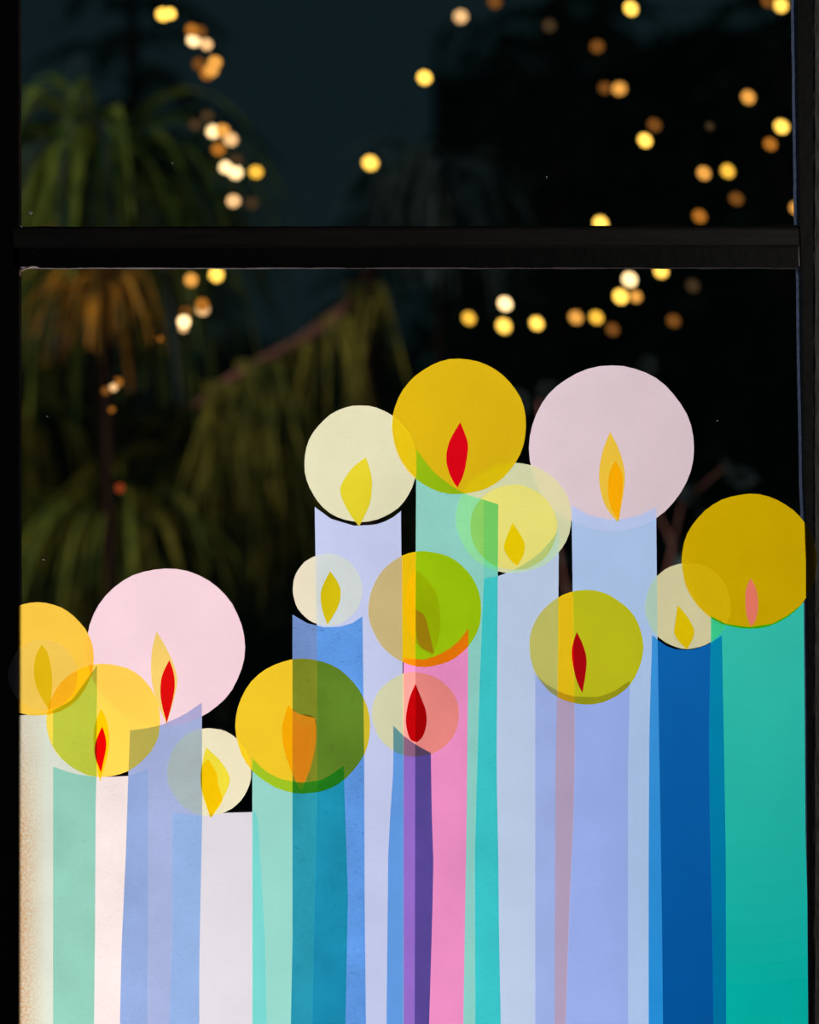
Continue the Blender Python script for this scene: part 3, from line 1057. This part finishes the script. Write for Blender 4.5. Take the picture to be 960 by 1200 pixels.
def weeping(name, label, crown_px, depth, width_px, length_px, strands, mat, group=None, blade=0.014, seed=1, cat='shrub', droop=2.5):
    """plant with a short trunk above which long leaves hang down"""
    rnd = random.Random(seed)
    c = at(crown_px[0], crown_px[1], depth)
    k = (DIST + depth) / DIST / 1000
    t = empty(name, (c.x, c.y, 0), label, cat, group)
    bm = bmesh.new()
    tube_into(bm, [(c.x, c.y, -0.03), (c.x + .02, c.y + .01, c.z * .5), (c.x, c.y, c.z)], [0.022, 0.015, 0.010], 8)
    link('trunk', mesh_of('trunk', bm, MAT_BARK, True), t)
    mats = mat if isinstance(mat, (list, tuple)) else [mat]
    for mi, m in enumerate(mats):
        bm = bmesh.new()
        for i in range(strands // len(mats)):
            a = rnd.uniform(0, 6.283)
            r = width_px * k * .5 * rnd.uniform(.0, 1.0) ** .6
            p = c + Vector((math.cos(a) * r, math.sin(a) * r, rnd.uniform(-.06, .05)))
            L_ = length_px * k * rnd.uniform(.55, 1.1)
            ribbon(bm, p - Vector((0, 0, r * .5)), (math.cos(a) * .5, math.sin(a) * .5, rnd.uniform(-.6, .5)), L_, blade * rnd.uniform(.6, 1.3), droop * rnd.uniform(.9, 1.5), 7, rnd.uniform(-.9, .9))
        o = link('hanging_foliage' if mi == 0 else 'golden_foliage', mesh_of('hanging_foliage', bm, m), t)
        o['kind'] = 'stuff'
    return t


weeping('weeping_plant', 'tall plant with long green-gold leaves hanging down behind the crossbar at left', (112, 172), 2.6, 120, 330, 330,
        [MAT_WEEP, MAT_GREYLEAF, MAT_WEEP, MAT_WEEP], seed=3, blade=.034)
weeping('weeping_plant', 'small clump of golden amber leaves hanging just below the crossbar at left', (122, 312), 2.2, 46, 130, 60, [MAT_AMBER, MAT_AMBER], seed=31, blade=.03)
weeping('weeping_plant', 'olive leafy clump directly above the big pale pink paper halo', (142, 575), 2.9, 150, 210, 220, [MAT_OLIVE, MAT_WEEP], seed=5, blade=.036)
weeping('weeping_plant', 'dim olive foliage hanging along the left frame edge between crossbar and halos', (28, 470), 3.3, 120, 260, 200, [MAT_OLIVE, MAT_OLIVE], seed=8, blade=.04)
weeping('weeping_plant', 'faint grey-green upright clump rising behind the centre of the crossbar', (512, 200), 2.6, 46, 170, 120, [MAT_GREYLEAF], seed=11, blade=.03)
weeping('weeping_plant', 'dim brownish foliage between the pale pink and cream paper halos', (300, 480), 3.4, 260, 320, 200, [MAT_OLIVE], seed=14, blade=.035)


def conifer(label, x, y, height, radius, mat, boughs, seed):
    rnd = random.Random(seed)
    t = empty('conifer', (x, y, 0), label, 'tree', 'dark conifers at the back of the garden')
    bm = bmesh.new()
    tube_into(bm, [(x, y, -.05), (x + .03, y, height * .5), (x, y, height)], [.11, .07, .015], 8)
    link('trunk', mesh_of('trunk', bm, MAT_BARK, True), t)
    bb, nb = bmesh.new(), bmesh.new()
    for i in range(boughs):
        h = height * (0.06 + 0.93 * i / boughs)
        a = i * 2.399 + rnd.uniform(-.3, .3)
        r = radius * (1 - h / height) ** .8 * rnd.uniform(.75, 1.1) + .06
        d = Vector((math.cos(a), math.sin(a), 0))
        pts = [Vector((x, y, h)) + d * (r * u) + Vector((0, 0, .12 * r * math.sin(u * 3) - .32 * r * u * u)) for u in (0, .25, .5, .75, 1)]
        tube_into(bb, pts, [.016, .012, .009, .006, .003], 4)
        m = int(16 + r * 34)
        for j in range(m):
            u = rnd.uniform(.08, 1)
            s = min(3, int(u * 4))
            p = pts[s].lerp(pts[s + 1], u * 4 - s)
            sd = rnd.choice((-1, 1))
            dd = (d * .7 + d.cross(Vector((0, 0, 1))) * sd * rnd.uniform(.5, 1.2) + Vector((0, 0, rnd.uniform(-.5, .05)))).normalized()
            ribbon(nb, p, dd, (.12 + .25 * (1 - u)) * rnd.uniform(.6, 1.2) * (0.4 + r * .5), rnd.uniform(.03, .06), .9, 2, rnd.uniform(-.7, .7))
    o = link('boughs', mesh_of('boughs', bb, MAT_BARK), t)
    o['kind'] = 'stuff'
    o = link('needles', mesh_of('needles', nb, mat), t)
    o['kind'] = 'stuff'
    return t


conifer('bluish sky-lit conifer with sparse drooping boughs at upper left of the window', -1.55, 6.0, 5.2, 2.0, MAT_NEEDLE_SKYLIT, 60, 21)
conifer('dark conifer left of centre behind the hanging leaves', -0.2, 6.8, 3.7, 1.3, MAT_NEEDLE, 80, 22)
conifer('tall dark conifer in the middle of the window', 0.75, 5.4, 4.8, 1.5, MAT_NEEDLE, 110, 23)
conifer('dense dark conifer at the right of the window', 1.75, 4.8, 4.8, 1.45, MAT_NEEDLE, 110, 24)
conifer('far dark conifer filling the gap at centre right', 1.3, 7.4, 5.6, 1.5, MAT_NEEDLE, 110, 25)

rnd = random.Random(77)


def hedge(label, x0, x1, y, top, seed):
    rnd = random.Random(seed)
    t = empty('evergreen_hedge', ((x0 + x1) / 2, y, 0), label, 'hedge')
    bm = bmesh.new()
    nx_, nz_ = 60, 30
    g_ = []
    for i in range(nx_ + 1):
        u = i / nx_
        h = top + .18 * math.sin(u * 9 + seed) + .1 * math.sin(u * 23)
        row = []
        for j in range(nz_ + 1):
            v = j / nz_
            row.append(bm.verts.new((x0 + (x1 - x0) * u, y + .12 * math.sin(u * 31 + v * 7) * math.cos(v * 19) + rnd.uniform(-.05, .05) + .3 * v * v, h * v)))
        row.append(bm.verts.new((x0 + (x1 - x0) * u, y + 1.2, h * .97)))
        row.append(bm.verts.new((x0 + (x1 - x0) * u, y + 1.4, 0)))
        g_.append(row)
    for a, b in zip(g_, g_[1:]):
        for j in range(len(a) - 1):
            bm.faces.new((a[j], b[j], b[j + 1], a[j + 1]))
    link('hedge_body', mesh_of('hedge_body', bm, MAT_NEEDLE, True), t)
    bm = bmesh.new()
    for i in range(9000):
        u = rnd.random()
        p = Vector((x0 + (x1 - x0) * u, y + rnd.uniform(-.12, .2), rnd.random() ** .8 * (top + .1)))
        ribbon(bm, p, (rnd.uniform(-1, 1), -1, rnd.uniform(-.8, 1)), rnd.uniform(.12, .3), rnd.uniform(.05, .1), .8, 2, rnd.uniform(-1, 1))
    link('leaves', mesh_of('leaves', bm, MAT_NEEDLE), t)['kind'] = 'stuff'


hedge('tall dark evergreen hedge closing the garden behind the trees', -5.5, 0.1, 8.4, 2.6, 3)
hedge('highest dark evergreen hedge behind the conifers at right', 0.2, 6.5, 9.2, 5.2, 4)

# a bare bough that crosses behind the crossbar's left half
t = empty('bare_bough_tree', (at(420, 330, 2.3).x, 2.3, 0), 'small tree with a bare brown bough slanting down to the left above the cream halo', 'tree')
bm = bmesh.new()
pts = [at(225, 478, 2.2), at(262, 448, 2.2), at(305, 424, 2.25), at(350, 402, 2.3), at(392, 372, 2.3), at(430, 335, 2.35)]
tube_into(bm, pts, [.004, .010, .014, .017, .020, .024], 8)
link('bough', mesh_of('bough', bm, MAT_TWIG, True), t)
bm = bmesh.new()
b0 = at(420, 330, 2.3)
tube_into(bm, [(b0.x, 2.3, -.03), (b0.x + .03, 2.32, 1.0), tuple(at(430, 335, 2.35)), tuple(at(438, 300, 2.35))], [.05, .045, .03, .015], 8)
link('trunk', mesh_of('trunk', bm, MAT_BARK, True), t)
bm = bmesh.new()
rnd = random.Random(4)
for i in range(150):
    p = Vector(pts[rnd.randrange(1, 6)]) + Vector((rnd.uniform(-.06, .06), rnd.uniform(-.06, .06), 0))
    ribbon(bm, p, (rnd.uniform(-.4, .4), rnd.uniform(-.4, .4), -1), rnd.uniform(.2, .5), .012, .3, 4, rnd.uniform(-1, 1))
link('hanging_foliage', mesh_of('hanging_foliage', bm, MAT_OLIVE), t)['kind'] = 'stuff'


# leafy shrub close behind the glass at right
def broad_leaf(c, length, width, ang, yaw=0.0):
    bm = bmesh.new()
    n = 8
    L_, R_, M_ = [], [], []
    for i in range(n + 1):
        u = i / n
        w = width * .5 * math.sin(math.pi * u ** .8) ** .8
        M_.append(bm.verts.new((u * length, 0.10 * width, -0.12 * length * u * u)))
        L_.append(bm.verts.new((u * length, 0, w - 0.12 * length * u * u)))
        R_.append(bm.verts.new((u * length, 0, -w - 0.12 * length * u * u)))
    for i in range(n):
        bm.faces.new((L_[i], L_[i + 1], M_[i + 1], M_[i]))
        bm.faces.new((M_[i], M_[i + 1], R_[i + 1], R_[i]))
    bmesh.ops.remove_doubles(bm, verts=bm.verts[:], dist=1e-6)
    bm.transform(Matrix.Translation(c) @ Matrix.Rotation(yaw, 4, 'Z') @ Matrix.Rotation(-ang, 4, 'Y'))
    return mesh_of('leaf', bm, MAT_GREYLEAF, True)


SH = 1.6     # the shrub stands beyond the lamps
base = at(720, 1150, SH)
base.z = 0
t = empty('leafy_shrub', (base.x, base.y, 0), 'thin shrub with rounded grey-green leaves and reddish twigs behind the two right halos', 'shrub')
bm = bmesh.new()
for path in ([(base.x, base.y, -.03), tuple(at(735, 900, SH + 0.05)), tuple(at(775, 700, SH + 0.05)), tuple(at(800, 590, SH + 0.07)), tuple(at(848, 548, SH + 0.07))],
             [(base.x, base.y, -.03), tuple(at(700, 800, SH + 0.00)), tuple(at(664, 690, SH + -0.05)), tuple(at(640, 560, SH + -0.05)), tuple(at(632, 470, SH + 0.00))],
             [tuple(at(775, 700, SH + 0.05)), tuple(at(790, 640, SH + 0.03)), tuple(at(772, 600, SH + 0.01)), tuple(at(756, 440, SH + 0.05))]):
    tube_into(bm, path, [.006, .005, .004, .003, .0025][:len(path)], 6)
link('stem', mesh_of('stem', bm, MAT_TWIG, True), t)
for (px, py, L_, W_, ang, yaw) in ((853, 560, 38, 25, .12, .2), (846, 538, 20, 8, -.9, .1), (800, 590, 26, 30, 1.0, .5), (800, 650, 30, 20, 2.4, .3),
                                   (783, 665, 26, 22, .3, -.4), (756, 440, 24, 22, 1.4, .2), (620, 480, 34, 26, 2.6, .3), (632, 465, 30, 24, .6, .3),
                                   (664, 655, 26, 14, 2.9, .2), (655, 700, 30, 18, .4, .2), (662, 730, 30, 14, 1.3, .2), (640, 560, 30, 20, 1.5, -.3),
                                   (790, 560, 24, 18, 2.1, .1), (818, 600, 22, 12, -.5, .2), (870, 600, 26, 18, .9, .2)):
    k = (DIST + SH) / DIST / 1000
    link('leaf', broad_leaf(at(px, py, SH + .05 + random.uniform(-.04, .04)), L_ * k, W_ * k, ang, yaw), t)
